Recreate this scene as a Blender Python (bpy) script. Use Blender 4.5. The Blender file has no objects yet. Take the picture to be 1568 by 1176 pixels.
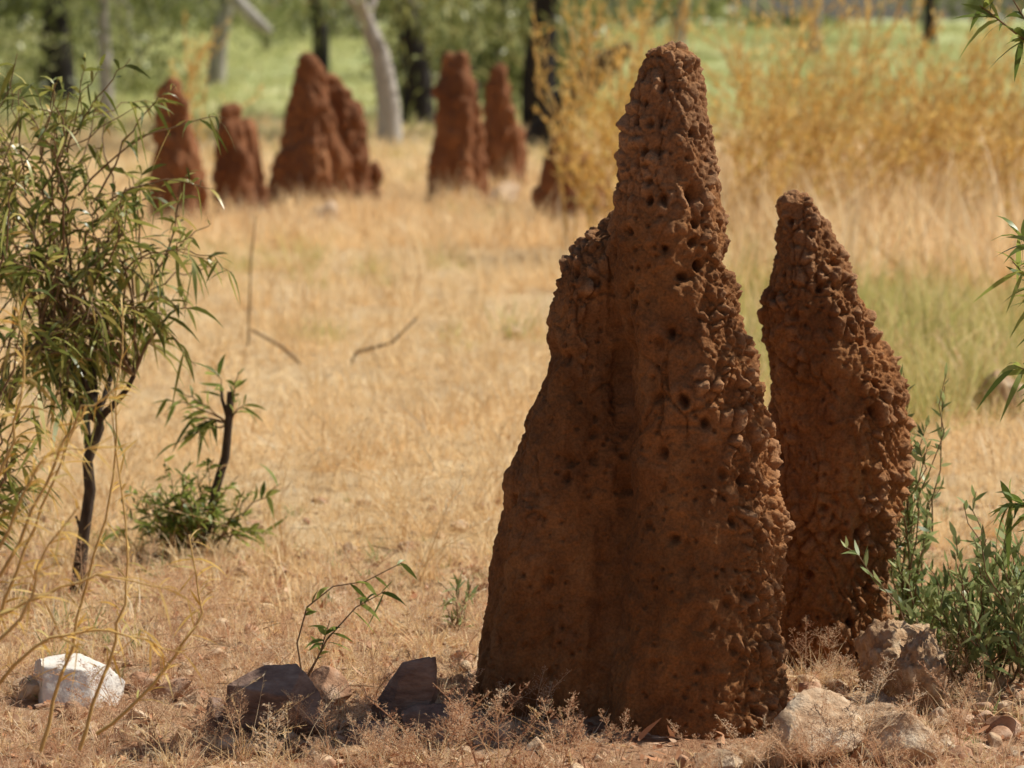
import bpy, math, random
import numpy as np
from mathutils import Vector
random.seed(3)
rng = np.random.default_rng(7)
scene = bpy.context.scene

# ------------------------------------------------------------------ camera geometry
F = 4446.0; CX = 784.0; CY = 588.0; CAMH = 1.5
PITCH = math.atan(558.0 / F)
cp, sp = math.cos(PITCH), math.sin(PITCH)

def W(u, v, d):
    """metric position of a surveyed point standing on the vertical plane y=d"""
    yc = CY - v
    wy = F * cp + yc * sp
    wz = -F * sp + yc * cp
    k = d / wy
    return np.array([(u - CX) * k, d, CAMH + wz * k])

def gd(v):
    """ground distance of a surveyed foot point"""
    yc = CY - v
    return -CAMH * (F * cp + yc * sp) / (-F * sp + yc * cp)

# ------------------------------------------------------------------ numpy noise
def _h(ix, iy, iz, seed):
    h = (ix.astype(np.int64) * 374761393 + iy.astype(np.int64) * 668265263 + iz.astype(np.int64) * 2147483647 + seed * 974711) & 0xFFFFFFFF
    h = ((h ^ (h >> 13)) * 1274126177) & 0xFFFFFFFF
    h = ((h ^ (h >> 15)) * 2246822519) & 0xFFFFFFFF
    h = h ^ (h >> 16)
    return (h & 0xFFFFFF).astype(np.float64) / float(0xFFFFFF)

def vnoise(P, seed=0):
    I = np.floor(P).astype(np.int64); f = P - I
    f = f * f * (3 - 2 * f)
    r = 0
    for a in (0, 1):
        for b in (0, 1):
            for c in (0, 1):
                w = (f[:, 0] if a else 1 - f[:, 0]) * (f[:, 1] if b else 1 - f[:, 1]) * (f[:, 2] if c else 1 - f[:, 2])
                r = r + w * _h(I[:, 0] + a, I[:, 1] + b, I[:, 2] + c, seed)
    return r * 2 - 1

def fbm(P, octv=4, seed=0):
    r = 0; a = 1; s = 0
    for i in range(octv):
        r = r + a * vnoise(P * (2.03 ** i) + 17.3 * i, seed + i); s += a; a *= 0.5
    return r / s

def worley(P, seed=0):
    I = np.floor(P).astype(np.int64)
    F1 = np.full(len(P), 9.0); F2 = np.full(len(P), 9.0); ID = np.zeros(len(P))
    for a in (-1, 0, 1):
        for b in (-1, 0, 1):
            for c in (-1, 0, 1):
                x = I[:, 0] + a; y = I[:, 1] + b; z = I[:, 2] + c
                q = np.stack([x + _h(x, y, z, seed), y + _h(x, y, z, seed + 11), z + _h(x, y, z, seed + 23)], 1)
                d = np.sqrt(((q - P) ** 2).sum(1))
                m = d < F1
                F2 = np.where(m, F1, np.minimum(F2, d))
                ID = np.where(m, _h(x, y, z, seed + 37), ID)
                F1 = np.where(m, d, F1)
    return F1, F2, ID

def ss(x, a, b):
    t = np.clip((x - a) / (b - a), 0, 1)
    return t * t * (3 - 2 * t)

# ------------------------------------------------------------------ materials
def mat_new(name):
    m = bpy.data.materials.new(name); m.use_nodes = True
    nt = m.node_tree; nt.nodes.clear()
    return m, nt

def N(nt, t, **kw):
    n = nt.nodes.new(t)
    for k, v in kw.items():
        setattr(n, k, v)
    return n

def ramp(nt, fac, stops):
    r = N(nt, 'ShaderNodeValToRGB')
    el = r.color_ramp.elements
    while len(el) < len(stops): el.new(0.5)
    for e, (p, c) in zip(el, stops):
        e.position = p; e.color = (*c, 1)
    nt.links.new(fac, r.inputs[0])
    return r.outputs[0]

def noise(nt, vec, scale, detail=4, rough=0.55):
    n = N(nt, 'ShaderNodeTexNoise')
    n.inputs['Scale'].default_value = scale; n.inputs['Detail'].default_value = detail
    n.inputs['Roughness'].default_value = rough
    nt.links.new(vec, n.inputs['Vector'])
    return n.outputs['Fac']

def mixc(nt, fac, a, b, mode='MIX'):
    m = N(nt, 'ShaderNodeMix', data_type='RGBA', blend_type=mode)
    for s, val in ((0, fac), (6, a), (7, b)):
        if hasattr(val, 'is_linked') or hasattr(val, 'links'):
            nt.links.new(val, m.inputs[s])
        else:
            m.inputs[s].default_value = val if s == 0 else (*val, 1)
    return m.outputs[2]

def leaf_mat(name, stops, trans=0.3, rough=0.6, spec=0.2, inst=True):
    m, nt = mat_new(name)
    at = N(nt, 'ShaderNodeAttribute', attribute_name='rnd')
    f = at.outputs['Fac']
    if inst:
        oi = N(nt, 'ShaderNodeObjectInfo')
        a = N(nt, 'ShaderNodeMath', operation='MULTIPLY_ADD'); nt.links.new(oi.outputs['Random'], a.inputs[0]); a.inputs[1].default_value = 0.4
        b = N(nt, 'ShaderNodeMath', operation='MULTIPLY'); nt.links.new(f, b.inputs[0]); b.inputs[1].default_value = 0.6
        nt.links.new(b.outputs[0], a.inputs[2]); f = a.outputs[0]
    col = ramp(nt, f, stops)
    if inst:
        p = N(nt, 'ShaderNodeBsdfDiffuse'); nt.links.new(col, p.inputs['Color'])
    else:
        p = N(nt, 'ShaderNodeBsdfPrincipled'); p.inputs['Roughness'].default_value = rough
        p.inputs['Specular IOR Level'].default_value = spec
        nt.links.new(col, p.inputs['Base Color'])
    o = N(nt, 'ShaderNodeOutputMaterial')
    if trans > 0:
        t = N(nt, 'ShaderNodeBsdfTranslucent'); nt.links.new(col, t.inputs['Color'])
        mx = N(nt, 'ShaderNodeMixShader'); mx.inputs[0].default_value = trans
        nt.links.new(p.outputs[0], mx.inputs[1]); nt.links.new(t.outputs[0], mx.inputs[2])
        nt.links.new(mx.outputs[0], o.inputs[0])
    else:
        nt.links.new(p.outputs[0], o.inputs[0])
    return m

def solid_mat(name, stops, scale=8, bump=0.3, bscale=60, bdist=0.01, rough=0.9, stretch=None, spec=0.2, extra=None):
    m, nt = mat_new(name)
    tc = N(nt, 'ShaderNodeTexCoord'); vec = tc.outputs['Object']
    if stretch:
        mp = N(nt, 'ShaderNodeMapping'); mp.inputs['Scale'].default_value = stretch
        nt.links.new(vec, mp.inputs[0]); vec = mp.outputs[0]
    col = ramp(nt, noise(nt, vec, scale, 6, 0.65), stops)
    if extra:
        col = extra(nt, vec, col)
    p = N(nt, 'ShaderNodeBsdfPrincipled'); p.inputs['Roughness'].default_value = rough
    p.inputs['Specular IOR Level'].default_value = spec
    nt.links.new(col, p.inputs['Base Color'])
    b = N(nt, 'ShaderNodeBump'); b.inputs['Strength'].default_value = bump; b.inputs['Distance'].default_value = bdist
    nt.links.new(noise(nt, vec, bscale, 5, 0.7), b.inputs['Height'])
    nt.links.new(b.outputs[0], p.inputs['Normal'])
    o = N(nt, 'ShaderNodeOutputMaterial'); nt.links.new(p.outputs[0], o.inputs[0])
    return m

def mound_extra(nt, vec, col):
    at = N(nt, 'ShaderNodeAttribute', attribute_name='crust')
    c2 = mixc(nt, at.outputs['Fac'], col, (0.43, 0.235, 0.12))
    f = noise(nt, vec, 2.6, 3)
    r = N(nt, 'ShaderNodeMapRange'); r.inputs[1].default_value = 0.35; r.inputs[2].default_value = 0.7
    r.inputs[3].default_value = 0.72; r.inputs[4].default_value = 1.2
    nt.links.new(f, r.inputs[0])
    mul = N(nt, 'ShaderNodeVectorMath', operation='SCALE'); nt.links.new(c2, mul.inputs[0]); nt.links.new(r.outputs[0], mul.inputs['Scale'])
    sp_ = noise(nt, vec, 170, 2, 0.6)
    r2 = N(nt, 'ShaderNodeMapRange'); r2.inputs[1].default_value = 0.35; r2.inputs[2].default_value = 0.65
    r2.inputs[3].default_value = 0.82; r2.inputs[4].default_value = 1.18
    nt.links.new(sp_, r2.inputs[0])
    m2 = N(nt, 'ShaderNodeVectorMath', operation='SCALE'); nt.links.new(mul.outputs[0], m2.inputs[0]); nt.links.new(r2.outputs[0], m2.inputs['Scale'])
    return m2.outputs[0]

M_mound = solid_mat('termite_earth', [(0.25, (0.17, 0.066, 0.024)), (0.5, (0.29, 0.122, 0.042)), (0.75, (0.43, 0.195, 0.07))], scale=9, bump=0.9, bscale=110, bdist=0.007, extra=mound_extra)
M_moundfar = solid_mat('termite_earth_far', [(0.25, (0.14, 0.054, 0.024)), (0.55, (0.26, 0.108, 0.048)), (0.8, (0.44, 0.21, 0.095))], scale=3, bump=0.5, bscale=30, bdist=0.02)
M_rockred = solid_mat('red_rock', [(0.3, (0.26, 0.12, 0.065)), (0.5, (0.48, 0.27, 0.16)), (0.7, (0.68, 0.5, 0.36))], scale=14, bump=0.6, bscale=70, bdist=0.01, rough=0.8)
M_rockdark = solid_mat('dark_rock', [(0.3, (0.15, 0.09, 0.07)), (0.5, (0.33, 0.21, 0.155)), (0.75, (0.55, 0.4, 0.31))], scale=12, bump=0.7, bscale=60, bdist=0.012, rough=0.8, stretch=(1, 1, 3))
M_rockwhite = solid_mat('pale_quartz_rock', [(0.3, (0.66, 0.56, 0.44)), (0.5, (0.82, 0.76, 0.68)), (0.7, (0.88, 0.86, 0.82))], scale=9, bump=0.5, bscale=50, bdist=0.01, rough=0.7)
M_rocktan = solid_mat('tan_rock', [(0.3, (0.34, 0.18, 0.09)), (0.5, (0.6, 0.42, 0.27)), (0.7, (0.76, 0.63, 0.47))], scale=22, bump=0.8, bscale=50, bdist=0.012, rough=0.85)
M_crust = solid_mat('eroded_earth_rock', [(0.3, (0.32, 0.17, 0.085)), (0.5, (0.58, 0.37, 0.21)), (0.68, (0.8, 0.62, 0.42))], scale=30, bump=1.0, bscale=60, bdist=0.015, rough=0.9)
M_barkdark = solid_mat('dark_bark', [(0.3, (0.035, 0.024, 0.02)), (0.55, (0.10, 0.075, 0.055)), (0.8, (0.2, 0.16, 0.12))], scale=30, bump=1.0, bscale=90, bdist=0.006, stretch=(1, 1, 0.35))
M_barkpale = solid_mat('pale_gum_bark', [(0.3, (0.24, 0.2, 0.17)), (0.5, (0.42, 0.38, 0.35)), (0.75, (0.6, 0.56, 0.52))], scale=3, bump=0.5, bscale=14, bdist=0.02, stretch=(1, 1, 0.4))
M_barkblack = solid_mat('burnt_bark', [(0.3, (0.015, 0.012, 0.012)), (0.6, (0.045, 0.038, 0.035)), (0.8, (0.13, 0.10, 0.085))], scale=3, bump=0.8, bscale=14, bdist=0.03, stretch=(1, 1, 0.4))
M_twig = solid_mat('brown_twig', [(0.3, (0.16, 0.09, 0.05)), (0.7, (0.36, 0.24, 0.13))], scale=30, bump=0.4, bscale=200, bdist=0.002)
M_drytwig = solid_mat('ochre_twig', [(0.3, (0.55, 0.34, 0.11)), (0.7, (0.78, 0.54, 0.22))], scale=10, bump=0.2)

M_straw = leaf_mat('straw_blade', [(0.0, (0.62, 0.39, 0.17)), (0.25, (0.9, 0.67, 0.37)), (0.7, (0.95, 0.77, 0.49)), (1.0, (0.96, 0.87, 0.68))], 0.42)
M_pink = leaf_mat('reddish_grass_blade', [(0.0, (0.32, 0.13, 0.08)), (0.3, (0.62, 0.36, 0.21)), (0.65, (0.88, 0.65, 0.42)), (1.0, (0.96, 0.86, 0.66))], 0.42)
M_greeng = leaf_mat('green_grass_blade', [(0.0, (0.38, 0.40, 0.11)), (0.4, (0.6, 0.56, 0.22)), (0.75, (0.86, 0.70, 0.35)), (1.0, (0.92, 0.78, 0.48))], 0.42)
M_meadow = leaf_mat('meadow_blade', [(0.0, (0.44, 0.49, 0.19)), (0.5, (0.62, 0.62, 0.29)), (1.0, (0.8, 0.72, 0.4))], 0.4)
M_leaf = leaf_mat('olive_leaf', [(0.0, (0.09, 0.12, 0.022)), (0.45, (0.25, 0.27, 0.055)), (0.8, (0.43, 0.42, 0.11)), (0.93, (0.6, 0.5, 0.15)), (1.0, (0.64, 0.42, 0.13))], 0.42, 0.34, 0.6, inst=False)
M_leafg = leaf_mat('fresh_green_leaf', [(0.0, (0.08, 0.13, 0.025)), (0.5, (0.23, 0.3, 0.06)), (1.0, (0.45, 0.5, 0.12))], 0.42, 0.4, 0.5, inst=False)
M_leafb = leaf_mat('grey_green_leaf', [(0.0, (0.13, 0.18, 0.06)), (0.5, (0.32, 0.39, 0.14)), (1.0, (0.56, 0.6, 0.28))], 0.38, 0.4, 0.4, inst=False)
M_leafy = leaf_mat('yellow_leaf', [(0.0, (0.62, 0.36, 0.07)), (0.4, (0.88, 0.6, 0.17)), (0.8, (0.93, 0.72, 0.32)), (1.0, (0.62, 0.6, 0.2))], 0.42, 0.6, 0.2, inst=False)
M_leaft = leaf_mat('gum_leaf', [(0.0, (0.04, 0.05, 0.015)), (0.4, (0.16, 0.18, 0.05)), (0.75, (0.38, 0.4, 0.15)), (1.0, (0.66, 0.63, 0.34))], 0.3, 0.4, 0.4, inst=False)
M_litter = leaf_mat('dead_leaf', [(0.0, (0.14, 0.05, 0.025)), (0.5, (0.6, 0.31, 0.17)), (1.0, (0.92, 0.78, 0.58))], 0.15)

# ------------------------------------------------------------------ mesh builder
class B:
    def __init__(s): s.v = []; s.q = []; s.m = []; s.r = []; s.n = 0
    def add(s, V, Q, mat, rnd):
        s.v.append(V); s.q.append(Q + s.n); s.m.append(np.full(len(Q), mat)); s.r.append(rnd); s.n += len(V)
    def tube(s, pts, rad, mat=0, n=6):
        pts = np.asarray(pts, float); K = len(pts); rad = np.broadcast_to(rad, (K,))
        T = np.gradient(pts, axis=0); T /= np.linalg.norm(T, axis=1)[:, None] + 1e-9
        ref = np.array([0.3, 1.0, 0.1]) if abs(T[0][1]) < 0.9 else np.array([1.0, 0, 0.1])
        A = np.cross(T, ref); A /= np.linalg.norm(A, axis=1)[:, None] + 1e-9
        C = np.cross(T, A)
        a = np.arange(n) / n * 2 * np.pi
        V = pts[:, None] + rad[:, None, None] * (np.cos(a)[None, :, None] * A[:, None] + np.sin(a)[None, :, None] * C[:, None])
        V = V.reshape(-1, 3)
        i = np.arange(K - 1)[:, None] * n; j = np.arange(n)[None]; j2 = (j + 1) % n
        Q = np.stack([i + j, i + j2, i + n + j2, i + n + j], -1).reshape(-1, 4)
        s.add(V, Q, mat, np.full(len(V), random.random()))
    def strips(s, P, D, L, Wd, droop, mat=1, nseg=3, prof=(0.35, 1, 0.8, 0.08), side=None, rnd=None, curl=0.15):
        P = np.asarray(P, float); n = len(P)
        if n == 0: return
        D = np.asarray(D, float); D = D / (np.linalg.norm(D, axis=1)[:, None] + 1e-9)
        L = np.broadcast_to(L, (n,)); Wd = np.broadcast_to(Wd, (n,)); droop = np.broadcast_to(droop, (n,))
        if side is None:
            side = np.cross(D, rng.normal(size=(n, 3)))
        side = side / (np.linalg.norm(side, axis=1)[:, None] + 1e-9)
        cv = np.cross(D, side) * (rng.normal(size=n) * curl)[:, None]
        t = np.linspace(0, 1, nseg + 1)
        pr = np.interp(t, np.linspace(0, 1, len(prof)), prof)
        C = P[:, None] + D[:, None] * (L[:, None] * t)[:, :, None] + cv[:, None] * (L[:, None] * t ** 2)[:, :, None]
        C[:, :, 2] -= droop[:, None] * L[:, None] * t[None] ** 2
        o = side[:, None] * (Wd[:, None] * 0.5 * pr[None])[:, :, None]
        V = np.stack([C - o, C + o], 2).reshape(-1, 3)
        base = np.arange(n)[:, None] * (2 * (nseg + 1)) + np.arange(nseg)[None] * 2
        Q = np.stack([base, base + 1, base + 3, base + 2], -1).reshape(-1, 4)
        if rnd is None: rnd = rng.random(n)
        s.add(V, Q, mat, np.repeat(rnd, 2 * (nseg + 1)))
    def obj(s, name, mats, link=True, smooth=True):
        V = np.concatenate(s.v); Q = np.concatenate(s.q); MI = np.concatenate(s.m); R = np.concatenate(s.r)
        me = mesh_np(name, V, Q)
        for m in mats: me.materials.append(m)
        me.polygons.foreach_set('material_index', MI.astype(np.int32))
        a = me.attributes.new('rnd', 'FLOAT', 'POINT'); a.data.foreach_set('value', R.astype(np.float32))
        me.polygons.foreach_set('use_smooth', np.full(len(Q), smooth))
        me.update()
        ob = bpy.data.objects.new(name, me)
        if link: scene.collection.objects.link(ob)
        return ob

def mesh_np(name, V, Q):
    me = bpy.data.meshes.new(name)
    me.vertices.add(len(V)); me.vertices.foreach_set('co', V.astype(np.float32).ravel())
    me.loops.add(Q.size); me.loops.foreach_set('vertex_index', Q.astype(np.int32).ravel())
    me.polygons.add(len(Q)); me.polygons.foreach_set('loop_start', (np.arange(len(Q)) * Q.shape[1]).astype(np.int32))
    me.update(calc_edges=True)
    return me

# ------------------------------------------------------------------ ground
def hgt(x, y):
    x = np.asarray(x, float); y = np.asarray(y, float)
    P = np.stack([x, y, np.zeros_like(x)], -1).reshape(-1, 3)
    z = 0.018 * fbm(P * 4.0, 3, 5) + 0.009 * fbm(P * 22.0, 2, 9)
    far = ss(y.ravel(), 12, 30)
    z = z + far * 0.10 * fbm(P * 0.15, 2, 3)
    yy = y.ravel()
    z = z + 1.12 * ss(yy, 34, 112) + 0.25 * ss(yy, 300, 2000)
    return z.reshape(x.shape)

ys = np.concatenate([np.linspace(-12, 4.5, 20), np.linspace(4.6, 9, 240), np.linspace(9.05, 40, 240), np.geomspace(40.5, 3500, 90)])
xp = np.concatenate([np.linspace(0, 1.8, 100), np.linspace(1.83, 12, 90), np.geomspace(12.3, 2500, 45)])
xs = np.concatenate([-xp[::-1][:-1], xp])
X, Y = np.meshgrid(xs, ys)
Z = hgt(X, Y)
V = np.stack([X, Y, Z], -1).reshape(-1, 3)
nx = len(xs); i = np.arange(len(ys) - 1)[:, None] * nx; j = np.arange(nx - 1)[None]
Q = np.stack([i + j, i + j + 1, i + nx + j + 1, i + nx + j], -1).reshape(-1, 4)
me = mesh_np('ground', V, Q); me.polygons.foreach_set('use_smooth', np.ones(len(Q), bool))
ground = bpy.data.objects.new('ground', me); scene.collection.objects.link(ground)

gm, nt = mat_new('dry_ground')
tc = N(nt, 'ShaderNodeTexCoord'); vec = tc.outputs['Object']
sep = N(nt, 'ShaderNodeSeparateXYZ'); nt.links.new(vec, sep.inputs[0])
soil = ramp(nt, noise(nt, vec, 12, 8, 0.75), [(0.3, (0.26, 0.10, 0.05)), (0.5, (0.52, 0.29, 0.165)), (0.7, (0.78, 0.56, 0.38))])
straw = ramp(nt, noise(nt, vec, 6, 8, 0.8), [(0.3, (0.5, 0.31, 0.15)), (0.5, (0.76, 0.54, 0.3)), (0.68, (0.88, 0.7, 0.45))])
green = ramp(nt, noise(nt, vec, 0.25, 5, 0.6), [(0.3, (0.42, 0.47, 0.2)), (0.55, (0.55, 0.57, 0.27)), (0.75, (0.7, 0.63, 0.34))])
def mr(a, b):
    n1 = noise(nt, vec, 0.4, 3)
    ad = N(nt, 'ShaderNodeMath', operation='MULTIPLY_ADD'); nt.links.new(n1, ad.inputs[0]); ad.inputs[1].default_value = (b - a) * 0.6; nt.links.new(sep.outputs[1], ad.inputs[2])
    r = N(nt, 'ShaderNodeMapRange'); r.inputs[1].default_value = a; r.inputs[2].default_value = b; nt.links.new(ad.outputs[0], r.inputs[0])
    return r.outputs[0]
c = mixc(nt, mr(6.6, 9), soil, straw); c = mixc(nt, mr(34, 60), c, green)
p = N(nt, 'ShaderNodeBsdfPrincipled'); p.inputs['Roughness'].default_value = 1; p.inputs['Specular IOR Level'].default_value = 0.1
nt.links.new(c, p.inputs['Base Color'])
b = N(nt, 'ShaderNodeBump'); b.inputs['Strength'].default_value = 0.9; b.inputs['Distance'].default_value = 0.025
nt.links.new(noise(nt, vec, 60, 6, 0.7), b.inputs['Height']); nt.links.new(b.outputs[0], p.inputs['Normal'])
o = N(nt, 'ShaderNodeOutputMaterial'); nt.links.new(p.outputs[0], o.inputs[0])
ground.data.materials.append(gm)

# ------------------------------------------------------------------ termite mounds
def column(rows, d, ryf=0.9, yoff=None, n=40):
    pts = []
    for k, (v, a, b_) in enumerate(rows):
        A = W(a, v, d); C = W(b_, v, d)
        rx = (C[0] - A[0]) / 2
        f = ryf if not callable(ryf) else ryf(k / (len(rows) - 1))
        yo = 0 if yoff is None else yoff(k / (len(rows) - 1))
        pts.append(((A[0] + C[0]) / 2, d + yo, A[2], rx, rx * f))
    ang = np.arange(n) / n * 2 * np.pi
    V = []
    for (x, y, z, rx, ry) in pts:
        V.append(np.stack([x + rx * np.cos(ang), y + ry * np.sin(ang), np.full(n, z)], 1))
    V.append(np.array([[pts[0][0], pts[0][1], pts[0][2] + 0.3 * pts[0][3]], [pts[-1][0], pts[-1][1], pts[-1][2] - 0.02]]))
    V = np.concatenate(V); K = len(pts)
    faces = []
    for k in range(K - 1):
        for j in range(n):
            j2 = (j + 1) % n
            faces.append((k * n + j, (k + 1) * n + j, (k + 1) * n + j2, k * n + j2))
    t = K * n
    for j in range(n):
        j2 = (j + 1) % n
        faces.append((t, j, j2)); faces.append((t + 1, (K - 1) * n + j2, (K - 1) * n + j))
    return V, faces

def mound(name, cols, voxel, disp, mat, smooth_it=6):
    VV = []; FF = []; n = 0
    for V, f in cols:
        VV += [tuple(x) for x in V]; FF += [tuple(i + n for i in q) for q in f]; n += len(V)
    me = bpy.data.meshes.new(name + '_base'); me.from_pydata(VV, [], FF); me.update()
    tmp = bpy.data.objects.new('tmp', me); scene.collection.objects.link(tmp)
    r = tmp.modifiers.new('r', 'REMESH'); r.mode = 'VOXEL'; r.voxel_size = voxel
    s = tmp.modifiers.new('s', 'SMOOTH'); s.factor = 0.5; s.iterations = smooth_it
    dg = bpy.context.evaluated_depsgraph_get()
    m2 = bpy.data.meshes.new_from_object(tmp.evaluated_get(dg))
    bpy.data.objects.remove(tmp)
    nv = len(m2.vertices)
    P = np.zeros(nv * 3, np.float32); m2.vertices.foreach_get('co', P); P = P.reshape(-1, 3).astype(float)
    Nn = np.zeros(nv * 3, np.float32); m2.vertex_normals.foreach_get('vector', Nn); Nn = Nn.reshape(-1, 3).astype(float)
    P2, crust = disp(P, Nn)
    m2.vertices.foreach_set('co', P2.astype(np.float32).ravel())
    a = m2.attributes.new('crust', 'FLOAT', 'POINT'); a.data.foreach_set('value', crust.astype(np.float32))
    m2.polygons.foreach_set('use_smooth', np.ones(len(m2.polygons), bool))
    m2.materials.clear(); m2.materials.append(mat); m2.name = name; m2.update()
    ob = bpy.data.objects.new(name, m2); scene.collection.objects.link(ob)
    return ob

def near_disp(top_z, lumpbias, dents, seed, amp=1.0, toppits=1.0):
    def f(P, Nn):
        warp = np.stack([fbm(P * 14 + 3, 2, seed), fbm(P * 14 + 9, 2, seed + 1), fbm(P * 14 + 15, 2, seed + 2)], 1)
        jag = np.stack([fbm(P * 60 + 3, 2, seed + 81), fbm(P * 60 + 9, 2, seed + 82), fbm(P * 60 + 15, 2, seed + 83)], 1)
        Pw = P + 0.016 * warp + 0.003 * jag
        low = fbm(P * np.array([7, 7, 5]), 3, seed + 3)
        mid = fbm(P * np.array([24, 24, 14.]), 3, seed + 31)
        flute = fbm(P * np.array([17, 17, 2.6]), 3, seed + 4)
        patch = fbm(P * np.array([6, 6, 4.0]), 3, seed + 21)
        topm = ss(P[:, 2], top_z - 0.1, top_z + 0.1)
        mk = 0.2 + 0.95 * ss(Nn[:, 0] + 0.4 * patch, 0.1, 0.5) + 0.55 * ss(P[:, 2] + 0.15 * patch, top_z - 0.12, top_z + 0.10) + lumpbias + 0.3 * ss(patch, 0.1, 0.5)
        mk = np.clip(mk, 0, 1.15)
        ta = 1 - 0.38 * topm
        F1, F2, ID = worley(Pw / np.array([0.027, 0.027, 0.036]), seed + 5)
        cell = np.clip((F2 - F1) * 2.1, 0, 1) ** 0.6
        big = 0.5 + 0.5 * np.clip(fbm(P * 18, 2, seed + 61) * 2, -1, 1)
        lump = cell * (0.2 + 1.2 * ID) * (0.45 + 0.9 * big)
        G1, G2, GID = worley(Pw / 0.013, seed + 6)
        small = np.clip((G2 - G1) * 2.0, 0, 1) ** 0.6 * (0.4 + GID)
        E1, E2, EID = worley((P + 0.02 * warp) / np.array([0.055, 0.055, 0.08]), seed + 66)
        blob = np.clip((E2 - E1) * 1.8, 0, 1) ** 0.7 * (0.3 + EID)
        C1, C2, CID = worley((P + 0.016 * warp + 0.004 * jag) / np.array([0.075, 0.075, 0.17]), seed + 7)
        crack = np.exp(-((C2 - C1) / 0.036) ** 2) * ss(patch + 0.5 * fbm(P * 9, 2, seed + 77), -0.2, 0.25)
        H1, H2, HID = worley((P + 0.010 * warp + 0.003 * jag) / np.array([0.042, 0.042, 0.048]), seed + 8)
        pit = (1 - ss(H1, 0.08, 0.20 + 0.18 * HID)) * (HID > (0.72 - 0.5 * topm * toppits))
        K1, K2, KID = worley((P + 0.004 * warp) / 0.02, seed + 9)
        spit = (1 - ss(K1, 0.12, 0.34)) * (KID > 0.6)
        fine = fbm(P * 90, 3, seed + 10)
        d = 0.016 * low * ta + 0.012 * mid * ta + 0.016 * flute * (1.1 - 0.5 * mk) * ta + mk * amp * ta * (0.019 * (lump - 0.4) + 0.006 * small) + 0.007 * (blob - 0.4) * ta + 0.0035 * fine
        d = d - 0.009 * crack * (1 - 0.4 * mk) - pit * (0.028 + 0.006 * topm) * (0.45 + 0.55 * HID) * (0.45 + 0.55 * np.clip(mk, 0, 1)) - 0.009 * spit
        for (c, r, dep) in dents:
            q = (P - c) / np.array(r)
            d = d - dep * np.exp(-(q ** 2).sum(1))
        tz = ss(P[:, 2], top_z, top_z + 0.25)
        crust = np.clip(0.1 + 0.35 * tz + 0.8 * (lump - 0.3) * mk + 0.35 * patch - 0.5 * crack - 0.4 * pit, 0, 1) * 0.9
        return P + Nn * d[:, None], crust
    return f

D1 = 6.2
rowsA = [(74, 990, 1048), (82, 983, 1062), (100, 979, 1070), (140, 968, 1080), (200, 956, 1086), (240, 954, 1092), (290, 946, 1100), (345, 937, 1110), (372, 936, 1112), (400, 936, 1106),
         (440, 940, 1122), (480, 942, 1131), (540, 948, 1150), (600, 954, 1165), (680, 956, 1172), (740, 956, 1181), (790, 956, 1192), (850, 951, 1193), (920, 941, 1184), (1000, 929, 1190),
         (1070, 914, 1204), (1150, 895, 1214)]
rowsB = [(325, 940, 1000), (352, 912, 1020), (380, 888, 1030), (420, 859, 1030), (465, 846, 1035), (500, 844, 1035), (515, 837, 1035), (540, 842, 1040), (590, 832, 1040), (630, 814, 1040), (680, 798, 1045),
         (730, 778, 1045), (760, 776, 1045), (820, 763, 1050), (880, 753, 1050), (940, 743, 1050), (1000, 733, 1050), (1070, 726, 1050), (1150, 718, 1060)]
rowsC = [(430, 868, 915), (520, 852, 915), (600, 842, 900), (700, 805, 888), (850, 775, 872), (1000, 750, 872), (1150, 734, 885)]
dentsA = [(W(950, 600, 6.12), (0.022, 0.10, 0.09), 0.04), (W(954, 545, 6.12), (0.02, 0.1, 0.03), 0.025), (W(905, 720, 6.1), (0.022, 0.1, 0.10), 0.026), (W(925, 850, 6.1), (0.018, 0.1, 0.12), 0.02), (W(915, 980, 6.1), (0.02, 0.1, 0.10), 0.02),
          (W(1045, 655, 6.02), (0.05, 0.05, 0.006), 0.016), (W(1082, 650, 6.02), (0.010, 0.06, 0.013), 0.05),
          (W(1045, 422, 6.1), (0.013, 0.08, 0.010), 0.045), (W(1018, 380, 6.1), (0.009, 0.08, 0.008), 0.035),
          (W(1030, 512, 6.05), (0.008, 0.08, 0.011), 0.04), (W(1048, 612, 6.05), (0.011, 0.08, 0.010), 0.04),
          (W(1034, 830, 6.0), (0.010, 0.08, 0.009), 0.04), (W(1018, 700, 6.0), (0.009, 0.08, 0.010), 0.045),
          (W(865, 548, 6.2), (0.02, 0.12, 0.014), 0.03), (W(1010, 185, 6.15), (0.01, 0.06, 0.03), 0.03), (W(1060, 300, 6.1), (0.012, 0.06, 0.02), 0.035),
          (W(925, 350, 6.2), (0.015, 0.1, 0.015), 0.02), (W(1005, 230, 6.15), (0.012, 0.06, 0.012), 0.03), (W(1040, 260, 6.15), (0.010, 0.06, 0.014), 0.03)]
mound('termite_mound', [column(rowsA, D1, 0.85, lambda t: -0.03 * t), column(rowsB, D1 + 0.11, 0.78), column(rowsC, D1 + 0.05, 1.0, lambda t: -0.02 * t)],
      0.0034, near_disp(1.0, 0.0, dentsA, 40), M_mound, 16)
rows2 = [(298, 1202, 1234), (306, 1194, 1248), (345, 1191, 1268), (390, 1188, 1290), (430, 1181, 1306), (465, 1170, 1325), (510, 1171, 1337), (550, 1180, 1364), (590, 1188, 1382), (640, 1180, 1388),
         (720, 1176, 1386), (770, 1174, 1377), (830, 1174, 1362), (930, 1170, 1356), (1000, 1163, 1362), (1060, 1156, 1375)]
mound('termite_mound', [column(rows2, 6.75, 0.85)], 0.0036, near_disp(0.9, 0.2, [], 90, 0.95, 0.2), M_mound)

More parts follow.
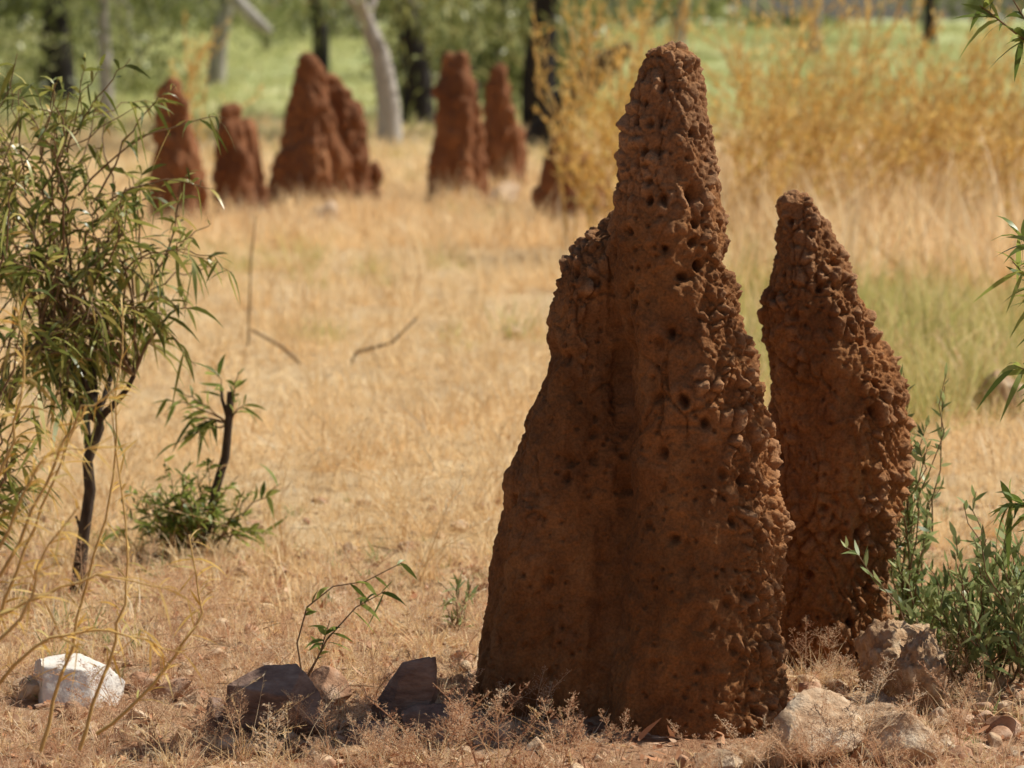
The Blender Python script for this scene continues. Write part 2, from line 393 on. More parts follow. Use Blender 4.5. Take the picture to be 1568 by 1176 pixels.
def far_disp(seed):
    def f(P, Nn):
        low = fbm(P * np.array([3, 3, 1.6]), 3, seed)
        flute = fbm(P * np.array([10, 10, 2.5]), 3, seed + 1)
        F1, F2, ID = worley(P / np.array([0.09, 0.09, 0.15]), seed + 2)
        l = np.clip((F2 - F1) * 2, 0, 1) ** 0.6 * (0.3 + ID)
        d = 0.06 * low + 0.08 * flute + 0.04 * (l - 0.4)
        return P + Nn * d[:, None], l * 0.5
    return f
far = [
    (360, [[(122, 252, 268), (160, 248, 284), (220, 240, 296), (290, 232, 305), (375, 222, 318)], [(205, 285, 298), (260, 280, 308), (375, 270, 318)]]),
    (350, [[(168, 345, 362), (200, 340, 370), (260, 334, 382), (360, 328, 400)], [(192, 376, 394), (240, 374, 403), (360, 370, 420)]]),
    (330, [[(94, 459, 477), (125, 452, 495), (180, 440, 515), (240, 424, 530), (280, 412, 538), (345, 404, 545)], [(118, 502, 520), (160, 500, 544), (220, 505, 556), (345, 505, 575)], [(258, 564, 578), (345, 548, 590)], [(290, 440, 470), (345, 430, 490)]]),
    (322, [[(88, 688, 708), (120, 672, 724), (180, 663, 736), (240, 660, 744), (335, 656, 750)], [(262, 655, 680), (335, 650, 690)]]),
    (300, [[(102, 757, 770), (140, 747, 784), (200, 741, 799), (305, 735, 810)]]),
    (355, [[(216, 852, 874), (250, 838, 902), (300, 826, 920), (370, 815, 940)], [(250, 905, 925), (370, 890, 950)]]),
]
farfeet = []
for k, (vb, cs) in enumerate(far):
    d = gd(vb - 8)
    for r in cs: farfeet.append((W((r[-1][1] + r[-1][2]) / 2, 330, d)[0], d, (r[-1][2] - r[-1][1]) / F * d * 0.5))
    mound('termite_mound', [column(r, d + 0.1 * i, 0.8) for i, r in enumerate(cs)], 0.018, far_disp(200 + 10 * k), M_moundfar, 3)

# ------------------------------------------------------------------ rocks
import bmesh
def rock(name, c, size, seed, mat, cuts=20, sub=5, rz=0.0, lump=0.05, hmin=0.38, crust=0.0, tilt=0.0):
    bm = bmesh.new(); bmesh.ops.create_icosphere(bm, subdivisions=sub, radius=1)
    me = bpy.data.meshes.new(name); bm.to_mesh(me); bm.free()
    nv = len(me.vertices); P = np.zeros(nv * 3, np.float32); me.vertices.foreach_get('co', P); P = P.reshape(-1, 3).astype(float)
    r = np.random.default_rng(seed)
    for k in range(cuts):
        n = r.normal(size=3); n /= np.linalg.norm(n); h = r.uniform(hmin, 0.85)
        P = P - np.maximum(0, P @ n - h)[:, None] * n
    P = P / np.abs(P).max(0)
    P = P + P * (lump * fbm(P * 2.5 + seed, 4, seed))[:, None] + P * (lump * 0.7 * np.abs(fbm(P * 9 + seed, 3, seed + 2)))[:, None]
    if crust > 0:
        Q_ = P * 3.2 + 0.4 * fbm(P * 3, 2, seed)[:, None] + seed
        F1, F2, ID = worley(Q_, seed + 5)
        P = P * (1 + crust * (np.clip((F2 - F1) * 2, 0, 1) ** 0.6 * (0.3 + ID) - 0.4))[:, None]
    P = P * np.array(size)
    ct, st = math.cos(tilt), math.sin(tilt)
    P = P @ np.array([[ct, 0, st], [0, 1, 0], [-st, 0, ct]])
    cz, sz = math.cos(rz), math.sin(rz)
    P = P @ np.array([[cz, sz, 0], [-sz, cz, 0], [0, 0, 1]])
    me.vertices.foreach_set('co', P.astype(np.float32).ravel()); me.polygons.foreach_set('use_smooth', np.ones(len(me.polygons), bool))
    me.materials.append(mat); me.update()
    ob = bpy.data.objects.new(name, me); ob.location = c; scene.collection.objects.link(ob)
    return ob
def on(u, v, dz=0.0):
    d = gd(v); x = W(u, v, d)[0]
    return (x, d, float(hgt(np.array([x]), np.array([d]))[0]) + dz)
rock('rock', on(112, 1072, 0.035), (0.115, 0.08, 0.08), 3, M_rockwhite, 22, tilt=0.2)
rock('rock', on(45, 1070, 0.015), (0.06, 0.05, 0.04), 4, M_rocktan)
rock('rock', on(425, 1125, 0.04), (0.12, 0.085, 0.095), 51, M_rockdark, 24, tilt=0.25)
rock('rock', on(345, 1118, 0.01), (0.06, 0.05, 0.06), 52, M_rockdark, 22)
rock('rock', on(622, 1112, 0.06), (0.065, 0.06, 0.12), 56, M_rockdark, 16, tilt=-0.35)
rock('rock', on(668, 1130, 0.025), (0.075, 0.06, 0.06), 18, M_rockdark, 22, tilt=0.3)
rock('rock', on(560, 1145, 0.01), (0.055, 0.05, 0.045), 19, M_rockdark, 22)
rock('rock', on(720, 1120, 0.01), (0.05, 0.05, 0.045), 57, M_rockdark, 22)
rock('rock', on(505, 1078, 0.03), (0.045, 0.05, 0.06), 9, M_rockred, tilt=0.5)
rock('rock', on(480, 1085, 0.01), (0.04, 0.04, 0.035), 49, M_rockred)
rock('rock', on(455, 1050, 0.01), (0.045, 0.04, 0.035), 50, M_rockred)
rock('rock', on(255, 1080, 0.01), (0.065, 0.03, 0.03), 10, M_rockred, tilt=0.35)
rock('rock', on(225, 1052, 0.01), (0.04, 0.03, 0.028), 12, M_rockred)
rock('rock', on(1235, 1175, 0.045), (0.12, 0.09, 0.10), 21, M_rocktan, 22, lump=0.14, tilt=0.2)
rock('rock', on(1345, 1172, 0.035), (0.12, 0.07, 0.075), 22, M_rocktan, 22, lump=0.14)
rock('rock', on(1250, 1098, 0.02), (0.055, 0.05, 0.04), 23, M_rockred, 22, tilt=0.4)
rock('rock', on(1295, 1110, 0.02), (0.05, 0.05, 0.04), 58, M_rockdark, 22, tilt=-0.3)
rock('rock', on(1365, 1062, 0.07), (0.10, 0.08, 0.15), 24, M_crust, 12, lump=0.3, crust=0.13, hmin=0.45)
rock('rock', on(1418, 1085, 0.045), (0.065, 0.06, 0.11), 25, M_crust, 12, lump=0.3, crust=0.13, hmin=0.45)
rock('rock', on(1315, 1085, 0.01), (0.07, 0.05, 0.05), 28, M_crust, 12, lump=0.2, crust=0.08)
rock('rock', on(1545, 1125, 0.01), (0.05, 0.06, 0.04), 26, M_rockred)
rock('rock', on(1470, 1110, 0.01), (0.04, 0.05, 0.03), 29, M_rockred)
rock('rock', on(1440, 1150, 0.0), (0.04, 0.05, 0.025), 44, M_rocktan)
rock('rock', on(1100, 1178, 0.005), (0.06, 0.04, 0.035), 27, M_rocktan)
rock('rock', on(1200, 1120, 0.0), (0.03, 0.03, 0.025), 45, M_rockred)
rock('rock', on(690, 975, 0.0), (0.03, 0.03, 0.02), 46, M_rocktan)
rock('rock', on(1530, 635, 0.06), (0.17, 0.15, 0.12), 31, M_rocktan)
rock('rock', on(498, 345, 0.05), (0.16, 0.16, 0.14), 32, M_rocktan)
rock('rock', on(770, 320, 0.08), (0.17, 0.16, 0.17), 33, M_rocktan)
rock('rock', on(785, 515, 0.02), (0.08, 0.09, 0.045), 34, M_rocktan)

# ------------------------------------------------------------------ scatter helper
def scatter(name, pts, rot, scl, idx, sources):
    col = bpy.data.collections.new(name + '_source')
    for o_ in sources: col.objects.link(o_)
    me = bpy.data.meshes.new(name); me.vertices.add(len(pts)); me.vertices.foreach_set('co', pts.astype(np.float32).ravel())
    a = me.attributes.new('rot', 'FLOAT_VECTOR', 'POINT'); a.data.foreach_set('vector', rot.astype(np.float32).ravel())
    a = me.attributes.new('scl', 'FLOAT', 'POINT'); a.data.foreach_set('value', scl.astype(np.float32))
    a = me.attributes.new('idx', 'INT', 'POINT'); a.data.foreach_set('value', idx.astype(np.int32))
    ob = bpy.data.objects.new(name, me); scene.collection.objects.link(ob)
    ng = bpy.data.node_groups.new(name, 'GeometryNodeTree')
    ng.interface.new_socket('Geometry', in_out='INPUT', socket_type='NodeSocketGeometry')
    ng.interface.new_socket('Geometry', in_out='OUTPUT', socket_type='NodeSocketGeometry')
    gi = ng.nodes.new('NodeGroupInput'); go = ng.nodes.new('NodeGroupOutput')
    ip = ng.nodes.new('GeometryNodeInstanceOnPoints'); ci = ng.nodes.new('GeometryNodeCollectionInfo')
    ci.inputs['Collection'].default_value = col; ci.inputs['Separate Children'].default_value = True; ci.inputs['Reset Children'].default_value = True
    ip.inputs['Pick Instance'].default_value = True
    def na(nm, t):
        n = ng.nodes.new('GeometryNodeInputNamedAttribute'); n.data_type = t; n.inputs['Name'].default_value = nm
        return [o for o in n.outputs if o.enabled and o.name == 'Attribute'][0]
    L = ng.links.new
    L(gi.outputs[0], ip.inputs['Points']); L(ci.outputs[0], ip.inputs['Instance'])
    L(na('idx', 'INT'), ip.inputs['Instance Index']); L(na('rot', 'FLOAT_VECTOR'), ip.inputs['Rotation']); L(na('scl', 'FLOAT'), ip.inputs['Scale'])
    L(ip.outputs[0], go.inputs[0])
    md = ob.modifiers.new('gn', 'NODES'); md.node_group = ng
    return ob

def tuft(name, nb, h, spread, width, mat, droop=0.35, base=0.03, nseg=3):
    b = B()
    a = rng.random(nb) * 2 * np.pi; r = base * np.sqrt(rng.random(nb))
    P = np.stack([r * np.cos(a), r * np.sin(a), np.full(nb, -0.005)], 1)
    a2 = a + rng.normal(size=nb) * 0.6; tilt = np.clip(np.abs(rng.normal(size=nb)) * spread, 0, 1.5)
    D = np.stack([np.sin(tilt) * np.cos(a2), np.sin(tilt) * np.sin(a2), np.cos(tilt)], 1)
    L = h * (0.45 + 0.65 * rng.random(nb))
    b.strips(P, D, L, width * (0.6 + 0.8 * rng.random(nb)), droop * rng.random(nb) * 1.4, mat=0, nseg=nseg, prof=(0.8, 1, 0.8, 0.5, 0.1), curl=0.3)
    return b.obj(name, [mat], link=False)

def panicle(name, mat, h=0.17, nst=3, seeds=4):
    b = B()
    for s_ in range(nst):
        lean = rng.normal(size=2) * 0.35
        t = np.linspace(0, 1, 9); hh = h * (0.7 + 0.5 * rng.random())
        pts = np.stack([lean[0] * hh * t ** 1.6, lean[1] * hh * t ** 1.6, hh * t * (1 - 0.08 * t)], 1)
        b.tube(pts, np.linspace(0.0012, 0.0006, 9), 0, 3)
        n = 36; tt = 0.42 + 0.56 * rng.random(n)
        P = np.stack([np.interp(tt, t, pts[:, k]) for k in range(3)], 1)
        a = rng.random(n) * 6.28; el = 0.35 + 0.5 * rng.random(n)
        D = np.stack([np.cos(a) * np.cos(el), np.sin(a) * np.cos(el), np.sin(el)], 1)
        L = hh * 0.26 * (1.08 - tt) / 0.6 * (0.6 + 0.6 * rng.random(n))
        b.strips(P, D, L, 0.0007, 0.1, 0, 1, (1, 1))
        for q in range(seeds):
            f = 0.35 + 0.65 * rng.random(n)
            Pq = P + D * (L * f)[:, None] + rng.normal(size=(n, 3)) * 0.0018
            b.strips(Pq, D + rng.normal(size=(n, 3)) * 0.5, 0.004, 0.0017, 0, 0, 1, (0.9, 0.5))
    nb = 10; P = rng.normal(size=(nb, 3)) * 0.008; P[:, 2] = 0
    D = rng.normal(size=(nb, 3)) * 0.6; D[:, 2] = 1
    b.strips(P, D, h * 0.5 * (0.5 + 0.6 * rng.random(nb)), 0.0022, 0.4, 0, 4, (0.8, 1, 0.7, 0.1))
    return b.obj(name, [mat], link=False)

def stalks(name, mat, h=0.3, n=7):
    """sparse long wiry stalks with a narrow seed spike"""
    b = B()
    for k in range(n):
        lean = rng.normal(size=2) * 0.45; hh = h * rng.uniform(0.6, 1.1); t = np.linspace(0, 1, 8)
        o = rng.normal(size=2) * 0.015
        pts = np.stack([o[0] + lean[0] * hh * t ** 1.8, o[1] + lean[1] * hh * t ** 1.8, hh * t * (1 - 0.12 * t)], 1)
        b.tube(pts, np.linspace(0.0014, 0.0007, 8), 0, 3)
        m = 16; tt = 0.72 + 0.28 * rng.random(m)
        P = np.stack([np.interp(tt, t, pts[:, q]) for q in range(3)], 1)
        b.strips(P, rng.normal(size=(m, 3)) * 0.4 + np.array([lean[0], lean[1], 1]), 0.018, 0.003, 0.1, 0, 2, (0.5, 1, 0.2))
    return b.obj(name, [mat], link=False)

def wedge(n, y0, y1, margin=0.6, power=1.0, xlo=None, xhi=None):
    y = y0 + (y1 - y0) * rng.random(int(n)) ** power
    hw = y * 0.185 + margin
    x = (rng.random(int(n)) * 2 - 1) * hw
    if xlo is not None: x = xlo(y) + (xhi(y) - xlo(y)) * rng.random(int(n))
    return x, y
MO = [(0.40, 6.13, 0.26, 0.2), (0.20, 6.25, 0.26, 0.2), (0.745, 6.75, 0.18, 0.15)]
def place(x, y, clear=True):
    if clear:
        keep = np.ones(len(x), bool)
        for (a, b_, rx, ry) in MO:
            keep &= (((x - a) / rx) ** 2 + ((y - b_) / ry) ** 2) > 1
        # worn bare earth at the front foot of the mound
        bare = (((x - 0.30) / 0.42) ** 2 + ((y - 5.88) / 0.14) ** 2) < 1
        keep &= ~(bare & (rng.random(len(x)) < 0.72))
        x = x[keep]; y = y[keep]
    return np.stack([x, y, hgt(x, y)], 1)
def sc(name, pts, smin, smax, srcs, tilt=0.12, pw=1.5):
    n = len(pts)
    rot = np.stack([rng.normal(size=n) * tilt, rng.normal(size=n) * tilt, rng.random(n) * 6.283], 1)
    scatter(name, pts, rot, smin + (smax - smin) * rng.random(n) ** pw, rng.integers(0, len(srcs), n), srcs)
def patchy(x, y, s, thr, seed):
    f = fbm(np.stack([x, y, np.zeros_like(x)], 1) * s, 3, seed)
    k = f + rng.normal(size=len(x)) * 0.15 > thr
    return x[k], y[k]

straw_t = [tuft('straw_tuft', 30, 0.12, 1.15, 0.003, M_straw, 0.45) for _ in range(6)]
x, y = wedge(2000, 6.6, 11, 0.4); sc('dry_grass', place(*patchy(x, y, 1.5, -0.2, 3)), 0.4, 1.3, straw_t)
x, y = wedge(1100, 8.0, 11, 0.4); sc('dry_grass', place(x, y, False), 0.4, 1.3, straw_t)
straw_t2 = [tuft('straw_tuft_wide', 32, 0.16, 1.15, 0.0055, M_straw, 0.45, base=0.09) for _ in range(6)]
x, y = wedge(3300, 9.5, 21, 0.5); sc('dry_grass', place(x, y, False), 0.4, 1.5, straw_t2, pw=2.2)
straw_t3 = [tuft('straw_tuft_far', 32, 0.24, 1.1, 0.012, M_straw, 0.45, base=0.2, nseg=2) for _ in range(4)]
x, y = wedge(3000, 19, 42, 1.0); sc('dry_grass', place(x, y, False), 0.6, 1.6, straw_t3)
st1 = [stalks('dry_stalks', M_straw, 0.32) for _ in range(4)]
x, y = wedge(560, 7.6, 13, 0.4); sc('tall_dry_grass', place(*patchy(x, y, 0.9, 0.0, 91), False), 0.4, 1.1, st1, 0.2)
st2 = [tuft('tall_straw_tuft', 36, 0.5, 0.38, 0.008, M_straw, 0.35, base=0.1) for _ in range(4)]
x, y = wedge(900, 13, 27, 0.6); sc('tall_dry_grass', place(*patchy(x, y, 0.5, 0.06, 92), False), 0.4, 0.9, st2)
x, y = wedge(460, 15, 28, 1, 1.0, lambda y: 0.06 * y, lambda y: 0.2 * y + 0.3)
sc('tall_dry_grass', place(x, y, False), 0.8, 1.9, st2)
fx = []; fy = []
for (a, d_, r_) in farfeet:
    n_ = 12; fx.append(a + rng.normal(size=n_) * (r_ + 0.15)); fy.append(d_ - 0.25 - np.abs(rng.normal(size=n_)) * 0.35)
sc('tall_dry_grass', place(np.concatenate(fx), np.concatenate(fy), False), 0.3, 0.8, st2)
# foreground
pink_t = [tuft('reddish_tuft', 24, 0.055, 1.1, 0.0021, M_pink, 0.4, base=0.03) for _ in range(6)]
x, y = wedge(3000, 5.3, 8.2, 0.2); sc('foreground_grass', place(*patchy(x, y, 3.0, -0.15, 13)), 0.4, 1.4, pink_t)
straw_s = [tuft('short_straw_tuft', 20, 0.08, 0.9, 0.0022, M_straw, 0.5, base=0.02) for _ in range(5)]
x, y = wedge(1500, 5.5, 8, 0.2); sc('short_dry_grass', place(*patchy(x, y, 2.5, 0.0, 33)), 0.5, 1.5, straw_s)
x = np.concatenate([-0.45 + rng.normal(size=40) * 0.4, 0.85 + rng.normal(size=60) * 0.25]); y = np.concatenate([5.75 + rng.normal(size=40) * 0.1, 6.2 + rng.normal(size=60) * 0.3])
sc('short_dry_grass', place(x, y), 0.9, 1.6, straw_s)
gs = [tuft('green_sprig', 16, 0.08, 0.6, 0.003, M_leafb, 0.3, base=0.012) for _ in range(3)]
x, y = wedge(460, 5.7, 9, 0.3); sc('green_sprigs', place(*patchy(x, y, 2.0, 0.05, 55)), 0.5, 1.3, gs)
pan = [panicle('seed_head_tuft', M_pink, 0.12 + 0.02 * k) for k in range(5)]
x, y = wedge(130, 5.35, 6.1, 0.2)
x2, y2 = wedge(420, 6.0, 7.8, 0.2)
sc('seeding_grass', place(np.concatenate([x, x2]), np.concatenate([y, y2])), 0.35, 0.9, pan, 0.15)
ux = np.array([690, 712, 735, 760, 820, 860, 905, 950, 1160, 1190, 1215, 1240, 1262, 1290, 1330, 610, 400, 560, 660])
uy = rng.uniform(5.5, 5.7, len(ux))
pp = np.stack([(ux - 784) / F * uy, uy, np.zeros(len(ux))], 1); pp[:, 2] = hgt(pp[:, 0], pp[:, 1])
sc('seeding_grass', pp, 0.8, 1.3, pan, 0.15)
x, y = wedge(34, 5.35, 5.8, 0.1); sc('tall_dry_grass', place(x, y), 0.3, 0.6, st1, 0.2)
gt = [tuft('tall_green_tuft', 40, 0.42, 0.5, 0.008, M_greeng, 0.35, base=0.12) for _ in range(4)]
x, y = wedge(1300, 10.5, 24, 1, 1.0, lambda y: 0.065 * y, lambda y: 0.2 * y + 0.5)
sc('green_grass', place(*patchy(x, y, 0.7, -0.1, 77), False), 0.4, 1.1, gt)
x, y = wedge(1400, 13, 32, 0.8); sc('green_grass', place(*patchy(x, y, 0.6, 0.2, 78), False), 0.35, 0.75, gt)
mt = [tuft('meadow_tuft', 30, 0.32, 1.0, 0.026, M_meadow, 0.4, base=0.35, nseg=2) for _ in range(4)]
x, y = wedge(4600, 34, 112, 2, 0.8); sc('meadow_grass', place(*patchy(x, y, 0.15, -0.4, 79), False), 0.6, 1.4, mt)
# leaf litter and pebbles
b = B(); n = 5200
x, y = wedge(n, 5.4, 8, 0.3); P = np.stack([x, y, hgt(x, y)], 1); P[:, 2] += 0.008; n = len(P)
D = rng.normal(size=(n, 3)); D[:, 2] *= 0.35
b.strips(P, D, 0.012 + 0.035 * rng.random(n) ** 2, 0.005 + 0.009 * rng.random(n), 0.1, 0, 3, side=np.cross(D, np.array([0, 0, 1.0]) + 0.5 * rng.normal(size=(n, 3))), curl=0.5)
b.obj('leaf_litter', [M_litter])
b = B(); n = 520
x, y = wedge(n, 5.4, 8.5, 0.3); P = place(x, y); P[:, 2] += 0.01; n = len(P)
for k in range(n):
    a = rng.random() * 6.28; L_ = rng.uniform(0.04, 0.14); dv = np.array([math.cos(a), math.sin(a), rng.normal() * 0.15]) * L_
    b.tube(np.stack([P[k], P[k] + dv * 0.5 + rng.normal(size=3) * 0.006, P[k] + dv]), [0.0016, 0.0014, 0.0008], 0, 3)
b.obj('twig_litter', [M_twig])
peb = []
for k in range(5):
    o_ = rock('pebble', (0, 0, 0), (0.016, 0.013, 0.009), 60 + k, [M_rockred, M_rocktan, M_rockred, M_crust, M_rocktan][k], 12, 3)
    scene.collection.objects.unlink(o_); peb.append(o_)
x, y = wedge(1300, 5.4, 9, 0.3); x3 = 0.75 + rng.normal(size=300) * 0.22; y3 = 6.1 + rng.normal(size=300) * 0.22
x4 = -0.15 + rng.normal(size=200) * 0.3; y4 = 5.95 + rng.normal(size=200) * 0.12
sc('pebbles', place(np.concatenate([x, x3, x4]), np.concatenate([y, y3, y4])), 0.3, 2.4, peb, 0.6, 2.2)

# ------------------------------------------------------------------ woody plants
def bez(p0, p1, bow, n=10, wob=0.02):
    p0 = np.asarray(p0, float); p1 = np.asarray(p1, float)
    t = np.linspace(0, 1, n)[:, None]
    L = np.linalg.norm(p1 - p0)
    c = p0 * (1 - t) + p1 * t + 4 * t * (1 - t) * np.asarray(bow) * 0.5
    w = rng.normal(size=(n, 3)) * wob * L; w[0] = 0; w[-1] = 0
    return c + w
def along(pts, tt):
    t = np.linspace(0, 1, len(pts))
    P = np.stack([np.interp(tt, t, pts[:, k]) for k in range(3)], 1)
    G = np.gradient(pts, axis=0); T = np.stack([np.interp(tt, t, G[:, k]) for k in range(3)], 1)
    T /= np.linalg.norm(T, axis=1)[:, None] + 1e-9
    return P, T
def leaves(b, pts, n, L, Wd, t0=0.3, droop=0.5, spread=0.9, mat=1, up=0.0, nseg=4):
    tt = t0 + (1 - t0) * rng.random(n)
    P, T = along(pts, tt)
    D = T * 0.6 + rng.normal(size=(n, 3)) * spread * 0.6; D[:, 2] += up
    b.strips(P, D, L * (0.55 + 0.7 * rng.random(n)), Wd * (0.6 + 0.7 * rng.random(n)), droop * (0.3 + rng.random(n)), mat, nseg, (0.25, 0.9, 1, 0.6, 0.05), curl=0.25)

# left shrub
b = B(); d0 = gd(905)
trunk = np.array([W(118, 912, d0), W(122, 870, d0), W(128, 820, d0), W(138, 750, d0), W(134, 705, d0 - .01), W(152, 655, d0), W(150, 620, d0)])
b.tube(trunk, [0.022, 0.019, 0.017, 0.016, 0.015, 0.015, 0.010], 0, 8)
b.tube([W(130, 830, d0), W(120, 800, d0), W(116, 790, d0)], [0.007, 0.005, 0.003], 0, 6)
b.tube([W(136, 700, d0), W(132, 640, d0 + .02), W(118, 590, d0 + .03), W(100, 520, d0)], [0.011, 0.009, 0.008, 0.006], 0, 7)
forks = [W(100, 520, d0)]
for (u, v, dy) in [(120, 540, -0.03), (175, 540, 0.04), (205, 575, -0.05), (140, 500, 0.06), (60, 540, -0.06)]:
    q = W(u, v, d0 + dy); seg = bez(W(150, 645, d0), q, (0, 0, -0.02), 6, 0.03); b.tube(seg, np.linspace(0.011, 0.006, 6), 0, 6); forks.append(q)
for k in range(60):
    a = rng.random() * 6.28; r = math.sqrt(rng.random())
    u = 110 + 220 * r * math.cos(a); v = 380 + 265 * r * math.sin(a); dy = rng.normal() * 0.17
    if v < 300: u = 90 + (u - 110) * 0.85
    tgt = W(u, v, d0 + dy); src = forks[rng.integers(0, len(forks))]
    br = bez(src, tgt, (rng.normal() * 0.06, rng.normal() * 0.04, 0.06 + 0.08 * rng.random()), 12, 0.016)
    b.tube(br, np.linspace(0.0048, 0.0014, 12), 2, 5)
    leaves(b, br, 11, 0.085, 0.0115, 0.4, 0.7, 1.2)
    for s_ in range(3):
        P0, T0 = along(br, np.array([0.45 + 0.5 * rng.random()]))
        e = P0[0] + T0[0] * 0.06 + rng.normal(size=3) * 0.07 + np.array([0, 0, -0.01])
        sb = bez(P0[0], e, (0, 0, 0.03), 7, 0.03); b.tube(sb, np.linspace(0.002, 0.0008, 7), 2, 4)
        leaves(b, sb, 6, 0.075, 0.0105, 0.2, 0.7, 1.2)
for (u0, v0, u1, v1, bo) in [(120, 300, 345, 180, .12), (90, 260, 200, 90, .06), (60, 250, 90, 120, .03), (140, 420, 330, 400, .08), (150, 450, 300, 560, .07), (40, 300, 10, 110, .05), (150, 300, 270, 130, .08), (100, 300, 130, 90, 0.05), (140, 330, 325, 290, .1)]:
    br = bez(W(u0, v0, d0), W(u1, v1, d0 - 0.1), (0, 0, bo), 12, 0.012); b.tube(br, np.linspace(0.003, 0.0009, 12), 2, 4); leaves(b, br, 14, 0.075, 0.009, 0.3, 0.8, 0.9)
b.obj('shrub', [M_barkdark, M_leaf, M_twig])

b = B(); dl = 7.2
for k in range(16):
    u0 = rng.uniform(-160, -20); v1 = rng.uniform(60, 760); u1 = rng.uniform(10, 90)
    br = bez(W(u0, 960, dl), W(u1, v1, dl + rng.normal() * .15), (-0.08, 0, 0.1), 14, 0.012); b.tube(br, np.linspace(0.006, 0.001, 14), 2, 5); leaves(b, br, 22, 0.09, 0.012, 0.45, 0.7, 1.0)
b.obj('shrub', [M_barkdark, M_leaf, M_twig])

b = B(); ds = gd(850)
b.tube([W(318, 815, ds), W(330, 750, ds), W(345, 700, ds), W(350, 650, ds), W(352, 600, ds)], [0.012, 0.013, 0.013, 0.012, 0.008], 0, 8)
b.tube([W(350, 640, ds), W(340, 612, ds), W(338, 590, ds)], [0.007, 0.005, 0.003], 0, 6)
for k in range(50):
    a = rng.uniform(-1.35, 1.35); L_ = rng.uniform(60, 170)
    br = bez(W(290 + rng.normal() * 20, 840, ds), W(285 + L_ * 0.75 * math.sin(a), 850 - L_ * abs(math.cos(a)) * 0.95, ds + rng.normal() * .1), (0, 0, 0.02), 8, 0.02)
    b.tube(br, np.linspace(0.003, 0.001, 8), 2, 4); leaves(b, br, 20, 0.036, 0.009, 0.25, 0.3, 1.0)
for (u, v) in [(405, 820), (430, 740), (370, 820), (160, 810)]:
    br = bez(W(330, 830, ds), W(u, v, ds), (0, 0, 0.03), 8, 0.02); b.tube(br, np.linspace(0.003, 0.001, 8), 2, 4); leaves(b, br, 7, 0.085, 0.016, 0.5, 0.4, 0.9)
for (u, v) in [(275, 600), (300, 650), (365, 570), (330, 560), (285, 640), (375, 620), (255, 610), (270, 680)]:
    br = bez(W(350, 650, ds), W(u, v, ds), (0, 0, 0.02), 8, 0.02); b.tube(br, np.linspace(0.003, 0.001, 8), 2, 4); leaves(b, br, 9, 0.07, 0.012, 0.3, 0.5, 0.9)
b.obj('sapling', [M_barkdark, M_leafg, M_twig])

b = B(); ds = gd(1065)
for pts in [[(465, 1050), (455, 985), (470, 930), (510, 898), (560, 890), (615, 862)], [(470, 1040), (500, 980), (545, 930), (590, 905)], [(465, 1045), (490, 1000), (505, 950)]]:
    pl = np.array([W(u, v, ds + 0.01 * i) for i, (u, v) in enumerate(pts)]); b.tube(pl, np.linspace(0.0025, 0.001, len(pl)), 2, 5)
    leaves(b, pl, 13, 0.06, 0.0095, 0.3, 0.6, 0.8)
b.obj('seedling', [M_barkdark, M_leafg, M_twig])
def herb(name, u, v, n, hpx, spread, leaf, wd, mat, nl=22, dy=0.08):
    b = B(); d = gd(v)
    base = W(u, v, d)
    for k in range(n):
        s0 = base + np.array([rng.normal() * spread * 0.25, rng.normal() * dy, 0.0]); s0[2] = -0.01
        h = hpx / F * d * rng.uniform(0.45, 1.0)
        e = s0 + np.array([rng.normal() * spread, rng.normal() * dy, h])
        br = bez(s0, e, (rng.normal() * 0.03, 0, 0.02), 10, 0.015); b.tube(br, np.linspace(0.003, 0.001, 10), 2, 5)
        leaves(b, br, nl, leaf, wd, 0.12, 0.1, 0.85, up=0.25)
    b.obj(name, [M_barkdark, mat, M_twig])
herb('seedling', 700, 960, 8, 85, 0.035, 0.035, 0.006, M_leafb, 12, 0.02)
herb('grey_green_bush', 1385, 985, 16, 440, 0.055, 0.04, 0.010, M_leafb, 38, 0.04)
herb('grey_green_bush', 1500, 1035, 40, 250, 0.12, 0.042, 0.010, M_leafb, 28)
herb('grey_green_bush', 1590, 1050, 24, 310, 0.10, 0.05, 0.012, M_leafb, 24)
herb('grey_green_bush', 1440, 1000, 14, 140, 0.06, 0.045, 0.010, M_leafb, 22)
herb('grey_green_bush', 1180, 905, 6, 270, 0.03, 0.045, 0.009, M_leafb, 26, 0.03)

b = B(); dr = 6.3
for pts in [[(1700, 1150), (1680, 800), (1640, 450), (1560, 360)], [(1700, 1150), (1690, 850), (1640, 600), (1556, 560)], [(1700, 1150), (1690, 500), (1620, 100), (1500, 8)], [(1700, 1150), (1670, 900), (1600, 780), (1545, 770)], [(1700, 1150), (1690, 500), (1640, 150), (1540, -20)], [(1700, 1150), (1680, 850), (1640, 500), (1550, 400)]]:
    pl = np.array([W(u, v, dr) for u, v in pts]); t = np.linspace(0, 1, 4); tt = np.linspace(0, 1, 16)
    pl = np.stack([np.interp(tt, t, pl[:, k]) for k in range(3)], 1)
    b.tube(pl, np.linspace(0.012, 0.001, 16), 2, 5); leaves(b, pl, 46, 0.085, 0.013, 0.4, 0.6, 0.8)
b.obj('shrub', [M_barkdark, M_leafg, M_twig])

